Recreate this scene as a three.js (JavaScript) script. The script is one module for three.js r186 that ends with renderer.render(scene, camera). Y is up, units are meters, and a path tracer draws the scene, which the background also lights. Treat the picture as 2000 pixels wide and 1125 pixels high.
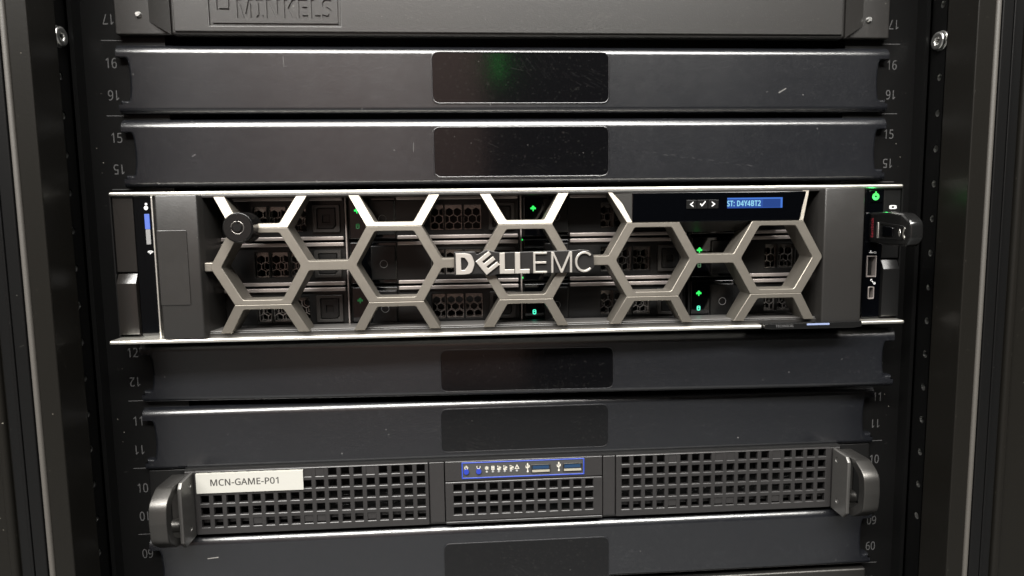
import * as THREE from 'three';
import { RoundedBoxGeometry } from 'three/addons/geometries/RoundedBoxGeometry.js';
import { mergeGeometries, toCreasedNormals } from 'three/addons/utils/BufferGeometryUtils.js';
import { FontLoader } from 'three/addons/loaders/FontLoader.js';
import { TextGeometry } from 'three/addons/geometries/TextGeometry.js';
import { RectAreaLightUniformsLib } from 'three/addons/lights/RectAreaLightUniformsLib.js';

// ---------------------------------------------------------------- camera, light, exposure (lengths below are millimetres, K makes metres)
const K = 0.001;
const scene = new THREE.Scene();
scene.background = new THREE.Color().setRGB(0.02, 0.0195, 0.019);
const camera = new THREE.PerspectiveCamera(47.92, 16 / 9, 0.02, 30);
camera.rotation.order = 'YXZ';
camera.position.set(-33.31 * K, 21.64 * K, 419.2 * K);
camera.rotation.set(-0.10242, -0.06687, -0.01367);
scene.add(camera);
const renderer = new THREE.WebGLRenderer({ antialias: true });
renderer.toneMapping = THREE.LinearToneMapping;
renderer.toneMappingExposure = 1;
renderer.shadowMap.enabled = true;
RectAreaLightUniformsLib.init();
const LAMPS = [ // x, y, z (m), width, depth, radiance
  { x: -0.6, y: 1.75, z: 0.8, w: 2.4, d: 0.5, L: 30, label: 'broad white ceiling light over the aisle, nearest to the rack' },
  { x: -0.5, y: 1.75, z: 1.9, w: 3.7, d: 0.62, L: 74, label: 'long white ceiling light on the far side of the aisle' },
];
for (const l of LAMPS) {
  const a = new THREE.RectAreaLight(new THREE.Color().setRGB(1, 0.975, 0.93), l.L, l.w, l.d);
  a.position.set(l.x, l.y - 0.006, l.z); a.lookAt(l.x, -5, l.z); a.castShadow = true; scene.add(a);
}

// ---------------------------------------------------------------- helpers
function rng(seed) { let a = seed >>> 0; return () => { a = (a + 0x6D2B79F5) | 0; let t = Math.imul(a ^ (a >>> 15), 1 | a); t = (t + Math.imul(t ^ (t >>> 7), 61 | t)) ^ t; return ((t ^ (t >>> 14)) >>> 0) / 4294967296; }; }
const used = {};
function numbered(n) { used[n] = (used[n] || 0) + 1; return used[n] === 1 ? n : n + '_' + String(used[n] - 1).padStart(3, '0'); }
const offs = new WeakMap();
const offOf = (o) => offs.get(o) || [0, 0, 0];
function uvm(g) { // every face gets uv in metres, by the way it points
  g = g.index ? g.toNonIndexed() : g;
  const p = g.attributes.position, n = g.attributes.normal, uv = new Float32Array(p.count * 2);
  for (let i = 0; i < p.count; i += 3) {
    const ax = Math.abs(n.getX(i) + n.getX(i + 1) + n.getX(i + 2)), ay = Math.abs(n.getY(i) + n.getY(i + 1) + n.getY(i + 2)), az = Math.abs(n.getZ(i) + n.getZ(i + 1) + n.getZ(i + 2));
    for (let k = i; k < i + 3; k++) {
      const x = p.getX(k), y = p.getY(k), z = p.getZ(k);
      if (az >= ax && az >= ay) { uv[2 * k] = x; uv[2 * k + 1] = y; } else if (ay >= ax) { uv[2 * k] = x; uv[2 * k + 1] = z; } else { uv[2 * k] = z; uv[2 * k + 1] = y; }
    }
  }
  g.setAttribute('uv', new THREE.BufferAttribute(uv, 2));
  for (const k of Object.keys(g.attributes)) if (!['position', 'normal', 'uv'].includes(k)) g.deleteAttribute(k);
  return g;
}
function fin(gs, off, keep) {
  gs = (Array.isArray(gs) ? gs : [gs]).map((g) => {
    g = g.clone().translate(-off[0], -off[1], -off[2]).scale(K, K, K);
    return keep ? g : uvm(g);
  });
  return gs.length > 1 ? mergeGeometries(gs) : gs[0];
}
function obj(name, gs, m, parent = scene, opt = {}) {
  const o = new THREE.Mesh(fin(gs, opt.local ? [0, 0, 0] : offOf(parent), opt.keep), m);
  o.name = parent === scene ? numbered(name) : name; o.castShadow = o.receiveShadow = true;
  if (!opt.local) offs.set(o, offOf(parent));
  parent.add(o); return o;
}
function thing(name, label, category, base = [0, 0, 0], group) {
  const o = new THREE.Group(); o.name = numbered(name); scene.add(o); o.position.set(base[0] * K, base[1] * K, base[2] * K);
  offs.set(o, base); o.userData = { label, category }; if (group) o.userData.group = group; return o;
}
function tag(o, label, category, group) { o.userData = { label, category }; if (group) o.userData.group = group; return o; }
function struct(name, gs, m) { const o = obj(name, gs, m); o.userData = { kind: 'structure' }; return o; }
const bx = (x0, x1, y0, y1, z0, z1, r = 0) => (r ? new RoundedBoxGeometry(x1 - x0, y1 - y0, z1 - z0, 2, r) : new THREE.BoxGeometry(x1 - x0, y1 - y0, z1 - z0)).translate((x0 + x1) / 2, (y0 + y1) / 2, (z0 + z1) / 2);
const V2 = (a) => a.map(([x, y]) => new THREE.Vector2(x, y));
function poly(pts, r = 0) { // closed outline with corners rounded by r (a number, or a third entry of a point)
  const s = new THREE.Path(), n = pts.length, v = V2(pts);
  for (let i = 0; i < n; i++) {
    const p = v[i], a = v[(i + n - 1) % n], b = v[(i + 1) % n], q = pts[i][2] ?? r;
    if (!q) { i ? s.lineTo(p.x, p.y) : s.moveTo(p.x, p.y); continue; }
    const da = a.clone().sub(p), db = b.clone().sub(p), ang = Math.acos(THREE.MathUtils.clamp(da.clone().normalize().dot(db.clone().normalize()), -1, 1));
    const t = Math.min(q / Math.tan(ang / 2), da.length() * 0.48, db.length() * 0.48);
    const s0 = p.clone().add(da.setLength(t)), s1 = p.clone().add(db.setLength(t));
    i ? s.lineTo(s0.x, s0.y) : s.moveTo(s0.x, s0.y);
    s.quadraticCurveTo(p.x, p.y, s1.x, s1.y);
  }
  return s.getPoints(4).filter((p, i, a) => !i || p.distanceTo(a[i - 1]) > 1e-4);
}
const rect = (x0, x1, y0, y1, r = 0) => poly([[x0, y0], [x1, y0], [x1, y1], [x0, y1]], r);
function shape(outer, holes = []) { const s = new THREE.Shape(outer); for (const h of holes) s.holes.push(new THREE.Path(h)); return s; }
function ext(sh, z0, z1, bevel = 0, seg = 2, back = false) { // extrude from z0 to z1, the edge rounded by bevel
  let g;
  if (bevel) {
    g = new THREE.ExtrudeGeometry(sh, { depth: z1 - z0 - 2 * bevel, bevelEnabled: true, bevelSize: bevel, bevelThickness: bevel, bevelOffset: -bevel, bevelSegments: seg, curveSegments: 6 }).translate(0, 0, z0 + bevel);
    return capFlat(toCreasedNormals(g, 0.62));
  }
  g = new THREE.ExtrudeGeometry(sh, { depth: z1 - z0, bevelEnabled: false, curveSegments: 6 }).translate(0, 0, z0);
  return toCreasedNormals(g, 0.5);
}
function capFlat(g) { // the flat front and back keep their own straight normals
  const p = g.attributes.position, n = g.attributes.normal, a = new THREE.Vector3(), b = new THREE.Vector3(), c = new THREE.Vector3();
  for (let i = 0; i < p.count; i += 3) {
    a.fromBufferAttribute(p, i); b.fromBufferAttribute(p, i + 1).sub(a); c.fromBufferAttribute(p, i + 2).sub(a); b.cross(c).normalize();
    if (Math.abs(b.z) > 0.9999) for (let k = i; k < i + 3; k++) n.setXYZ(k, 0, 0, Math.sign(b.z));
  }
  return g;
}
const cyl = (r, z0, z1, x, y, seg = 24, r2 = r) => new THREE.CylinderGeometry(r, r2, z1 - z0, seg).rotateX(Math.PI / 2).translate(x, y, (z0 + z1) / 2); // r is at z1
const turnX = (g) => g.rotateY(Math.PI / 2); // z -> x
const tube = (pts, r, seg = 8, closed = false) => new THREE.TubeGeometry(new THREE.CatmullRomCurve3(pts.map((p) => new THREE.Vector3(...p)), closed, 'catmullrom', 0.1), pts.length * 8, r, seg, closed);
const sans = await new FontLoader().loadAsync('fonts/droid/droid_sans_regular.typeface.json');
const bold = await new FontLoader().loadAsync('fonts/droid/droid_sans_bold.typeface.json');
function text(str, h, x, y, z, { font = sans, depth = 0.06, turn = 0, center = true, sx = 1 } = {}) { // capital height h, centred on x, y
  const size = h / 0.72;
  const g = new TextGeometry(str, { font, size, depth, curveSegments: 4, bevelEnabled: false });
  g.computeBoundingBox(); const b = g.boundingBox;
  g.translate(center ? -(b.min.x + b.max.x) / 2 : 0, center ? -(b.min.y + b.max.y) / 2 : 0, 0).scale(sx, 1, 1);
  return g.rotateZ(turn).translate(x, y, z);
}

// ---------------------------------------------------------------- textures
function noiseTex(n, cells, seed, lo = 0, hi = 1) { // tileable, several octaves of value noise
  const r = rng(seed), grids = cells.map((c) => { const g = new Float32Array(c * c); for (let i = 0; i < g.length; i++) g[i] = r(); return g; });
  const d = new Uint8Array(n * n * 4);
  for (let y = 0; y < n; y++) for (let x = 0; x < n; x++) {
    let v = 0, w = 0;
    cells.forEach((c, k) => {
      const fx = (x / n) * c, fy = (y / n) * c, x0 = fx | 0, y0 = fy | 0, tx = fx - x0, ty = fy - y0, g = grids[k];
      const sx = tx * tx * (3 - 2 * tx), sy = ty * ty * (3 - 2 * ty), a = (i, j) => g[((y0 + j) % c) * c + ((x0 + i) % c)];
      v += (a(0, 0) * (1 - sx) * (1 - sy) + a(1, 0) * sx * (1 - sy) + a(0, 1) * (1 - sx) * sy + a(1, 1) * sx * sy); w++;
    });
    const q = Math.min(255, Math.round(255 * (lo + (hi - lo) * (v / w)))), i = (y * n + x) * 4; d[i] = d[i + 1] = d[i + 2] = q; d[i + 3] = 255;
  }
  const t = new THREE.DataTexture(d, n, n); t.wrapS = t.wrapT = THREE.RepeatWrapping; t.magFilter = THREE.LinearFilter; t.needsUpdate = true; return t;
}
const rep = (t, mm) => { const c = t.clone(); c.repeat.set(1000 / mm, 1000 / mm); c.needsUpdate = true; return c; };
const grain = noiseTex(512, [64, 128, 200], 3), blotch = noiseTex(256, [5, 11, 29, 64], 9), rough = noiseTex(512, [5, 13, 40, 128], 12, 0.8, 1.0);
function canvasTex(w, h, draw, srgb = true) {
  const c = document.createElement('canvas'); c.width = w; c.height = h; const x = c.getContext('2d'); draw(x, w, h);
  const t = new THREE.CanvasTexture(c); if (srgb) t.colorSpace = THREE.SRGBColorSpace; return t;
}
function dustTex(seed, base, n = 140, marks = []) { // paint with dust specks, scratches and smears; 490 x 46 mm
  const t = canvasTex(1792, 168, (c, w, h) => {
    const r = rng(seed); c.fillStyle = base; c.fillRect(0, 0, w, h);
    for (let i = 0; i < 2600; i++) { c.fillStyle = `rgba(${r() < 0.5 ? '120,116,108' : '8,8,8'},${0.03 + 0.07 * r()})`; c.fillRect(r() * w, r() * h, 1 + r() * 5, 1 + r() * 3); }
    for (let i = 0; i < 9; i++) { // smears left by wiping hands: clusters of short parallel strokes
      const X = r() * w, Y = r() * h, a = r() * 3.1;
      for (let k = 0; k < 26; k++) { c.strokeStyle = `rgba(150,146,138,${0.02 + 0.035 * r()})`; c.lineWidth = 0.8 + r(); const px = X + (r() - 0.5) * 90, py = Y + (r() - 0.5) * 40, l = 6 + r() * 22; c.beginPath(); c.moveTo(px, py); c.lineTo(px + l * Math.cos(a), py + l * Math.sin(a)); c.stroke(); }
    }
    for (let i = 0; i < n; i++) { const s = r(); c.fillStyle = `rgba(190,186,176,${0.06 + 0.4 * s * s * s * s})`; c.beginPath(); c.arc(r() * w, r() * h, 0.6 + r() * 1.2, 0, 7); c.fill(); }
    for (let i = 0; i < 7; i++) { c.strokeStyle = `rgba(170,166,156,${0.08 + 0.14 * r()})`; c.lineWidth = 0.8; const x = r() * w, y = r() * h; c.beginPath(); c.moveTo(x, y); c.lineTo(x + (r() - 0.5) * 60, y + (r() - 0.5) * 30); c.stroke(); }
    for (const [x, y, dx, dy, wd, al] of marks) { c.strokeStyle = `rgba(215,210,198,${al})`; c.lineWidth = wd; c.lineCap = 'round'; c.beginPath(); c.moveTo(((x + 245) / 490) * w, (0.5 - y / 46) * h); c.lineTo(((x + dx + 245) / 490) * w, (0.5 - (y + dy) / 46) * h); c.stroke(); }
  });
  t.wrapS = t.wrapT = THREE.RepeatWrapping; t.repeat.set(1 / 0.49, 1 / 0.046); t.offset.set(0.5, 0.5); return t;
}

function speckTex(seed, base, n, mm) { // bare dark paint with dust grains and a few short scuffs
  const t = canvasTex(1024, 1024, (c, w, h) => {
    const r = rng(seed); c.fillStyle = base; c.fillRect(0, 0, w, h);
    for (let i = 0; i < n; i++) { const q = r(); c.fillStyle = `rgba(170,165,152,${0.1 + 0.5 * q * q * q})`; c.beginPath(); c.arc(r() * w, r() * h, 0.8 + 1.4 * r() * q, 0, 7); c.fill(); }
    for (let i = 0; i < n / 6; i++) { c.strokeStyle = `rgba(150,146,136,${0.08 + 0.2 * r()})`; c.lineWidth = 1; const x = r() * w, y = r() * h, a = r() * 6.3, l = 4 + r() * 16; c.beginPath(); c.moveTo(x, y); c.lineTo(x + l * Math.cos(a), y + l * Math.sin(a)); c.stroke(); }
  });
  t.wrapS = t.wrapT = THREE.RepeatWrapping; t.repeat.set(1000 / mm, 1000 / mm); return t;
}
// ---------------------------------------------------------------- materials
const lin = (r, g = r, b = r) => new THREE.Color().setRGB(r, g, b);
const mat = (c, r, o = {}) => new THREE.MeshPhysicalMaterial({ color: c, roughness: r, ...o });
const bump = (mm, s) => ({ bumpMap: rep(grain, mm), bumpScale: s });
const M = {
  rail: mat(lin(1), 0.34, { map: speckTex(41, '#0a0a0a', 60, 170), specularIntensity: 0.35, ...bump(60, 0.00002) }),
  post: mat(lin(1), 0.34, { map: speckTex(42, '#0e0d0b', 110, 190), specularIntensity: 0.35, ...bump(70, 0.00003) }),
  frame: mat(lin(1), 0.34, { map: speckTex(43, '#080808', 80, 180), specularIntensity: 0.4, ...bump(60, 0.00002) }),
  gasket: mat(lin(0.034, 0.031, 0.027), 0.55, bump(30, 0.00006)),
  hollow: mat(lin(0.004), 0.8),
  print: mat(lin(0.03), 0.7),
  zinc: mat(lin(0.72, 0.72, 0.7), 0.28, { metalness: 1, ...bump(25, 0.00004) }),
  silver: mat(lin(0.8, 0.78, 0.72), 0.36, { metalness: 1, roughnessMap: null, ...bump(40, 0.00002) }),
  window: mat(lin(0.002, 0.002, 0.0022), 0.12, bump(300, 0.00002)),
  hex: mat(lin(0.165, 0.151, 0.13), 0.48, { roughnessMap: rep(rough, 90), metalness: 0.8, ...bump(16, 0.000035) }),
  bezel: mat(lin(1), 0.36, { map: speckTex(44, '#1b1a19', 40, 120), roughnessMap: rep(rough, 110), ...bump(45, 0.00003) }),
  gloss: mat(lin(0.0005, 0.0006, 0.0009), 0.09),
  ear: mat(lin(0.007, 0.0062, 0.0056), 0.28, bump(40, 0.00003)),
  dark: mat(lin(0.0045), 0.3, { specularIntensity: 0.5, ...bump(40, 0.00002) }),
  darker: mat(lin(0.005), 0.4),
  trim: mat(lin(0.23, 0.205, 0.194), 0.4, { metalness: 0.6, ...bump(30, 0.00002) }),
  mesh: mat(lin(0.17, 0.16, 0.15), 0.24, { metalness: 0.8 }),
  steel: mat(lin(0.058, 0.056, 0.053), 0.4, { metalness: 0.9, ...bump(30, 0.00005) }),
  grille: mat(lin(1), 0.38, { map: speckTex(45, '#1c1b1b', 60, 120), roughnessMap: rep(rough, 130), ...bump(40, 0.00004) }),
  logo: mat(lin(0.5, 0.475, 0.44), 0.35, { metalness: 0.8 }),
  logoBack: mat(lin(0.016, 0.0152, 0.015), 0.35, { metalness: 0.5 }),
  white: mat(lin(0.4), 0.6),
  blueBtn: mat(lin(0.008, 0.02, 0.17), 0.4),
  blueLine: mat(lin(0.012, 0.03, 0.2), 0.45),
  usbBlue: mat(lin(0.004, 0.018, 0.045), 0.4),
  usbLip: mat(lin(0.35, 0.33, 0.27), 0.4, { metalness: 0.6 }),
  cream: mat(lin(0.25, 0.245, 0.22), 0.55),
  plate: mat(lin(0.07, 0.068, 0.065), 0.42, { metalness: 0.6, roughnessMap: rep(rough, 60), ...bump(30, 0.00006) }),
  chrome: mat(lin(0.55), 0.18, { metalness: 1 }),
  red: mat(lin(0.12, 0.006, 0.012), 0.5),
  stick: mat(lin(0.004), 0.2, bump(80, 0.00002)),
  grey: mat(lin(0.12), 0.5),
};
const glow = (r, g, b, k) => new THREE.MeshStandardMaterial({ color: lin(0.02), roughness: 0.5, emissive: lin(r, g, b), emissiveIntensity: k });
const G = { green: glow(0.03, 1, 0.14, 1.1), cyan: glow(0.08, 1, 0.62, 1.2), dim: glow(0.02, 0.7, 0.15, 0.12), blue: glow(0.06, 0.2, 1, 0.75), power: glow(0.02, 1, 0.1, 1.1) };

// ---------------------------------------------------------------- setting out of frame: the aisle that lights the rack
const tileM = mat(lin(0.04, 0.041, 0.041), 0.5, { ...bump(800, 0.0002) }), ceilM = mat(lin(0.35, 0.34, 0.33), 0.9), wallM = mat(lin(0.05, 0.044, 0.038), 0.8);
struct('floor', bx(-2600, 2600, -720, -660, -1400, 4200), tileM);
struct('ceiling', bx(-2600, 2600, 1800, 1860, -1400, 4200), ceilM);
struct('wall', bx(-2600, 2600, -660, 1800, 4200, 4260), wallM);
for (const l of LAMPS) {
  const t = thing('ceiling_lamp', l.label, 'lamp', [l.x * 1000, l.y * 1000, l.z * 1000]);
  obj('housing', bx((l.x - l.w / 2) * 1000 - 20, (l.x + l.w / 2) * 1000 + 20, l.y * 1000 + 3, 1800, l.z * 1000 - l.d * 500 - 20, l.z * 1000 + l.d * 500 + 20), M.white, t);
  obj('diffuser', bx((l.x - l.w / 2) * 1000, (l.x + l.w / 2) * 1000, l.y * 1000, l.y * 1000 + 2.5, l.z * 1000 - l.d * 500, l.z * 1000 + l.d * 500), glow(1, 0.965, 0.9, 1), t);
}
// the row of black cabinets across the aisle, mirrored in the glossy windows
for (const [x0, x1, lab] of [[-860, 50, 'reddish brown cabinet across the aisle, left of the black ones'], [60, 880, 'black cabinet across the aisle with a green indicator light'], [890, 1690, 'black cabinet across the aisle, right of the one with the green light']]) {
  const t = thing('opposite_cabinet', lab, 'cabinet', [(x0 + x1) / 2, -660, 2300]);
  obj('cabinet_body', bx(x0, x1, -660, 1000, 2020, 2900, 8), M.frame, t);
  obj('door', bx(x0 + 15, x1 - 15, -600, 980, 2000, 2018, 4), x0 < 0 ? mat(lin(0.2, 0.13, 0.11), 0.6) : M.post, t);
  obj('door_handle', bx(x0 + 40, x0 + 65, 200, 420, 1975, 1999, 6), M.steel, t);
  if (x0 === 60) obj('indicator_light', bx(84, 93, 535, 645, 1990, 1998, 3), glow(0.03, 1, 0.1, 10), t);
}

// ---------------------------------------------------------------- the cabinet that everything is mounted in
const rack = thing('server_cabinet', 'black server cabinet frame with numbered mounting rails on both sides', 'server cabinet', [0, -300, 0]);
const UH = 44.45;
obj('back_panel', bx(-331, 331, -320, 261, -340, -330), M.hollow, rack);
obj('side_panel', bx(-340, -331, -320, 260, -340, 40), M.hollow, rack); obj('side_panel', bx(331, 340, -320, 260, -340, 40), M.hollow, rack);
obj('roof_panel', bx(-340, 340, 261, 268, -340, 62), M.hollow, rack); obj('base_panel', bx(-340, 340, -330, -321, -340, 62), M.hollow, rack);
for (const s of [-1, 1]) {
  const X = (a, b, y0, y1, z0, z1, r) => (s < 0 ? bx(-b, -a, y0, y1, z0, z1, r) : bx(a, b, y0, y1, z0, z1, r));
  const rail = obj('mounting_rail', [X(214, 262, -320, 260, -2, 0), X(262, 264.5, -320, 260, -20, 9), X(266, 292, -320, 260, 21, 23.2, 0.8), X(290, 292, -320, 260, -40, 21)], M.rail, rack);
  // hole strip: a plate facing inwards, real holes every half unit
  const ys = []; for (let k = -14; k <= 8; k++) ys.push(131 - 0.2 + (k - 0) * 22.225 - 22.225 * 0 + 0); // a hole every 22.2 mm
  const holesY = ys.map((y) => y).filter((y) => y < 230 && y > -280);
  const screwY = 130.8;
  const sh = shape(rect(9, 23, -320, 260), holesY.map((y) => new THREE.EllipseCurve(17.6, y, 2.3, 2.3, 0, Math.PI * 2).getPoints(14)));
  const pl = ext(sh, 0, 2.2, 0); // shape x = world z, extruded along world x
  pl.rotateY(-Math.PI / 2); // x -> z, z -> -x
  if (s > 0) pl.translate(268.2, 0, 0); else pl.translate(-266, 0, 0);
  obj('hole_strip', pl, M.frame, rack);
  for (const y of holesY) if (Math.abs(y - screwY) > 3) {
    const t = new THREE.CylinderGeometry(2.28, 2.1, 3.4, 14, 1, true).rotateZ(Math.PI / 2).translate(s * 268.2, y, 17.6);
    obj('threaded_hole', t, M.zinc, rack);
  }
  // pan-head screw with a star recess
  const star = []; for (let k = 0; k < 12; k++) { const a = (k / 12) * Math.PI * 2, r = k % 2 ? 1.5 : 2.5; star.push([r * Math.cos(a), r * Math.sin(a)]); }
  const head = ext(shape(new THREE.EllipseCurve(0, 0, 5.6, 5.6, 0, Math.PI * 2).getPoints(28), [poly(star, 0.4)]), 0, 3, 1.1, 3);
  const dish = new THREE.CylinderGeometry(2.7, 2.7, 0.6, 16).rotateX(Math.PI / 2).translate(0, 0, 0.6);
  const washer = new THREE.TorusGeometry(5.7, 0.5, 8, 28);
  const place = (g) => g.rotateY(-s * Math.PI / 2).translate(s * 265.9, screwY, 17.6);
  const sc = obj('screw', [place(head), place(washer)], M.zinc, rack);
  obj('star_recess', place(dish), M.steel, sc);
  // front post, sealing strip and folded door frame
  obj('front_post', [X(255.5, 266, -320, 260, 36, 60, 0.8), X(266, 292, -320, 260, 36, 57)], M.post, rack);
  obj('sealing_strip', new THREE.CapsuleGeometry(1.5, 560, 6, 14).translate(s * 267.6, -30, 59.5), M.gasket, rack);
  obj('door_frame', [X(269.8, 276.4, -320, 260, 40, 60.5, 0.7), X(277.2, 278.6, -320, 260, 40, 60, 0.5), X(279.4, 285, -320, 260, 40, 58, 0.7)], M.frame, rack);
  obj('door_edge', [X(285.6, 290.5, -320, 260, 40, 60, 2.2), X(291, 330, -320, 260, 40, 57, 1)], s < 0 ? M.post : M.post, rack);
  // printed scale
  for (let u = 7; u <= 17; u++) {
    const yTop = (u - 13) * UH, nm = String(u).padStart(2, '0'), cx = s * 246.2;
    const g = [text(nm, 4.3, cx, yTop - 13.2, 0.03, { sx: 0.8 }), text(nm, 4.3, cx, yTop - 32.2, 0.03, { turn: Math.PI, sx: 0.8 }), bx(s < 0 ? -251.2 : 238.5, s < 0 ? -238.5 : 251.2, yTop - 0.22, yTop + 0.22, 0.01, 0.09)];
    const mk = obj('unit_mark', g, M.print, rail);
  }
}

// ---------------------------------------------------------------- blanking panels
function hem(T, r = 5, up = 1) { // the rolled upper edge, bent back over a 5 mm radius
  const y0 = T - r - 1.7, arc = [[y0, 0.03], [T - r, 0.03]];
  for (let k = 1; k <= 10; k++) { const a = (k / 10) * Math.PI / 2; arc.push([T - r + r * Math.sin(a), 0.03 - r + r * Math.cos(a)]); }
  arc.push([T, -9]);
  const xs = [-241, 241], P = [], N = [];
  const nrm = (k) => (k <= 1 ? [0, 1] : k >= 11 ? [1, 0] : [Math.sin(((k - 1) / 10) * Math.PI / 2), Math.cos(((k - 1) / 10) * Math.PI / 2)]);
  for (let k = 0; k + 1 < arc.length; k++) {
    const [a, b] = [arc[k], arc[k + 1]], na = nrm(k), nb = nrm(k + 1);
    for (const [x, q, n] of [[xs[0], a, na], [xs[1], a, na], [xs[1], b, nb], [xs[0], a, na], [xs[1], b, nb], [xs[0], b, nb]]) { P.push(x, q[0], q[1]); N.push(0, n[0], n[1]); }
  }
  for (const s of [-1, 1]) for (let k = 1; k + 1 < arc.length; k++) { const t = [[y0, 0.03], arc[k], arc[k + 1]]; if (s < 0) t.reverse(); for (const q of t) { P.push(s * 241, q[0], q[1]); N.push(s, 0, 0); } }
  for (const s of [-1, 1]) { const t = [[y0, 0.03], [T, -9], [y0, -9]]; if (s < 0) t.reverse(); for (const q of t) { P.push(s * 241, q[0], q[1]); N.push(s, 0, 0); } }
  if (up < 0) for (const A of [P, N]) { for (let k = 1; k < A.length; k += 3) A[k] = -A[k]; for (let k = 0; k < A.length; k += 9) for (let q = 0; q < 3; q++) { const v = A[k + 3 + q]; A[k + 3 + q] = A[k + 6 + q]; A[k + 6 + q] = v; } }
  const g = new THREE.BufferGeometry(); g.setAttribute('position', new THREE.BufferAttribute(new Float32Array(P), 3)); g.setAttribute('normal', new THREE.BufferAttribute(new Float32Array(N), 3)); g.setAttribute('uv', new THREE.BufferAttribute(new Float32Array(P.length / 3 * 2), 2));
  return g;
}
function blankingPanel(label, yc, h, { x = 0, z = 5, turn = 0, seed = 1, marks = [], win = [95.5 - 110.1, 125.6 - 110.1] } = {}) {
  const t = thing('blanking_panel', label, 'blanking panel', [x, yc, 0], 'black blanking panels between the servers');
  t.position.z = z * K; t.rotation.y = turn;
  const m = M.coat(seed, marks), T = h / 2, B = -h / 2;
  const side = (s) => [[s * 240.2, B + 3.4, 0], [s * 240.2, B + 7.6, 0], [s * 235.2, B + 7.6, 1.4], [s * 234.5, B + 11.8, 0], [s * 234.1, B + 16, 0], [s * 234, B + 20.5, 0], [s * 234.2, B + 25, 0], [s * 234.6, T - 11.5, 0], [s * 235.4, T - 8.6, 1.4], [s * 239.6, T - 8.6, 0], [s * 240.8, T - 5.8, 0]];
  const out = poly([...side(1), ...side(-1).reverse()]);
  const wy = [win[0], win[1]];
  const wp = rect(-55, 55, wy[0], wy[1], 4.2).map((p) => new THREE.Vector2(p.x + 2, p.y));
  const L = { local: true };
  const front = [ext(shape(out), -9, 0, 1.7, 4), hem(T, 6), hem(T, 3.4, -1)];
  obj('panel_body', front, m, t, L);
  const wEdge = rect(-55.7, 55.7, wy[0] - 0.7, wy[1] + 0.7, 4.8).map((p) => new THREE.Vector2(p.x + 2, p.y));
  const fr = obj('label_window', ext(shape(wp), -0.4, 0.12), new THREE.MeshPhysicalMaterial({ map: dustTex(seed + 400, '#050506', 50), roughness: 0.11, ...bump(300, 0.00001) }), t, L);
  obj('window_lip', ext(shape(wEdge, [wp]), -0.4, 0.5, 0.18, 2), m, t, L);
  return t;
}
M.coat = (seed, marks) => new THREE.MeshPhysicalMaterial({ map: dustTex(seed, '#0c0d10', 60, marks), ior: 1.74, roughness: 0.285, roughnessMap: rep(rough, 210), ...bump(34, 0.00005) });
blankingPanel('black blanking panel beside rack number 16, below the panel with the embossed name', 110.1, 41, { seed: 21, marks: [[168, -8.5, 4.5, 2.6, 2.6, 0.4], [-143, 13, 0.3, -6, 1.2, 0.3], [-24, 4, 2, 0.3, 3, 0.3], [-24, 2.6, 0.4, -2, 2, 0.35], [-32, 5.5, 0.1, -2.2, 1.4, 0.4], [-30.5, 5.5, 0.1, -2.2, 1.4, 0.4]] });
blankingPanel('black blanking panel beside rack number 15, resting just above the large server', 65.8, 41.4, { seed: 34, win: [-15.6, 14.4], marks: [[-66, 0, 0.2, 5.4, 1.6, 0.25], [46, 2.6, 2, -2.6, 1.6, 0.4], [-200, -2, 1.6, 1, 3, 0.2], ...Array.from({ length: 12 }, (_, k) => [79 + k * 6.1 + (k % 3), -1 - k * 0.85 + (k % 2) * 0.6, 1.2 + (k % 4) * 0.7, -0.3 - (k % 3) * 0.25, 0.9, 0.16 + 0.05 * (k % 3)])] });
blankingPanel('black blanking panel beside rack number 12, right end popped forward under the large server', -70, 38.4, { x: 1, z: 13.5, turn: -Math.atan(17 / 482), seed: 55, win: [-15.8, 10.8] });
blankingPanel('black blanking panel beside rack number 11, shaded at its right by the panel above', -113.4, 40.6, { seed: 77, win: [-14.8, 13.4] });
blankingPanel('black blanking panel beside rack number 09, under the slim server with handles', -198.4, 41.4, { z: 8, seed: 93, win: [-22, 8], marks: [[-205, 6, 6.5, 0.6, 2.2, 0.55]] });

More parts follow.
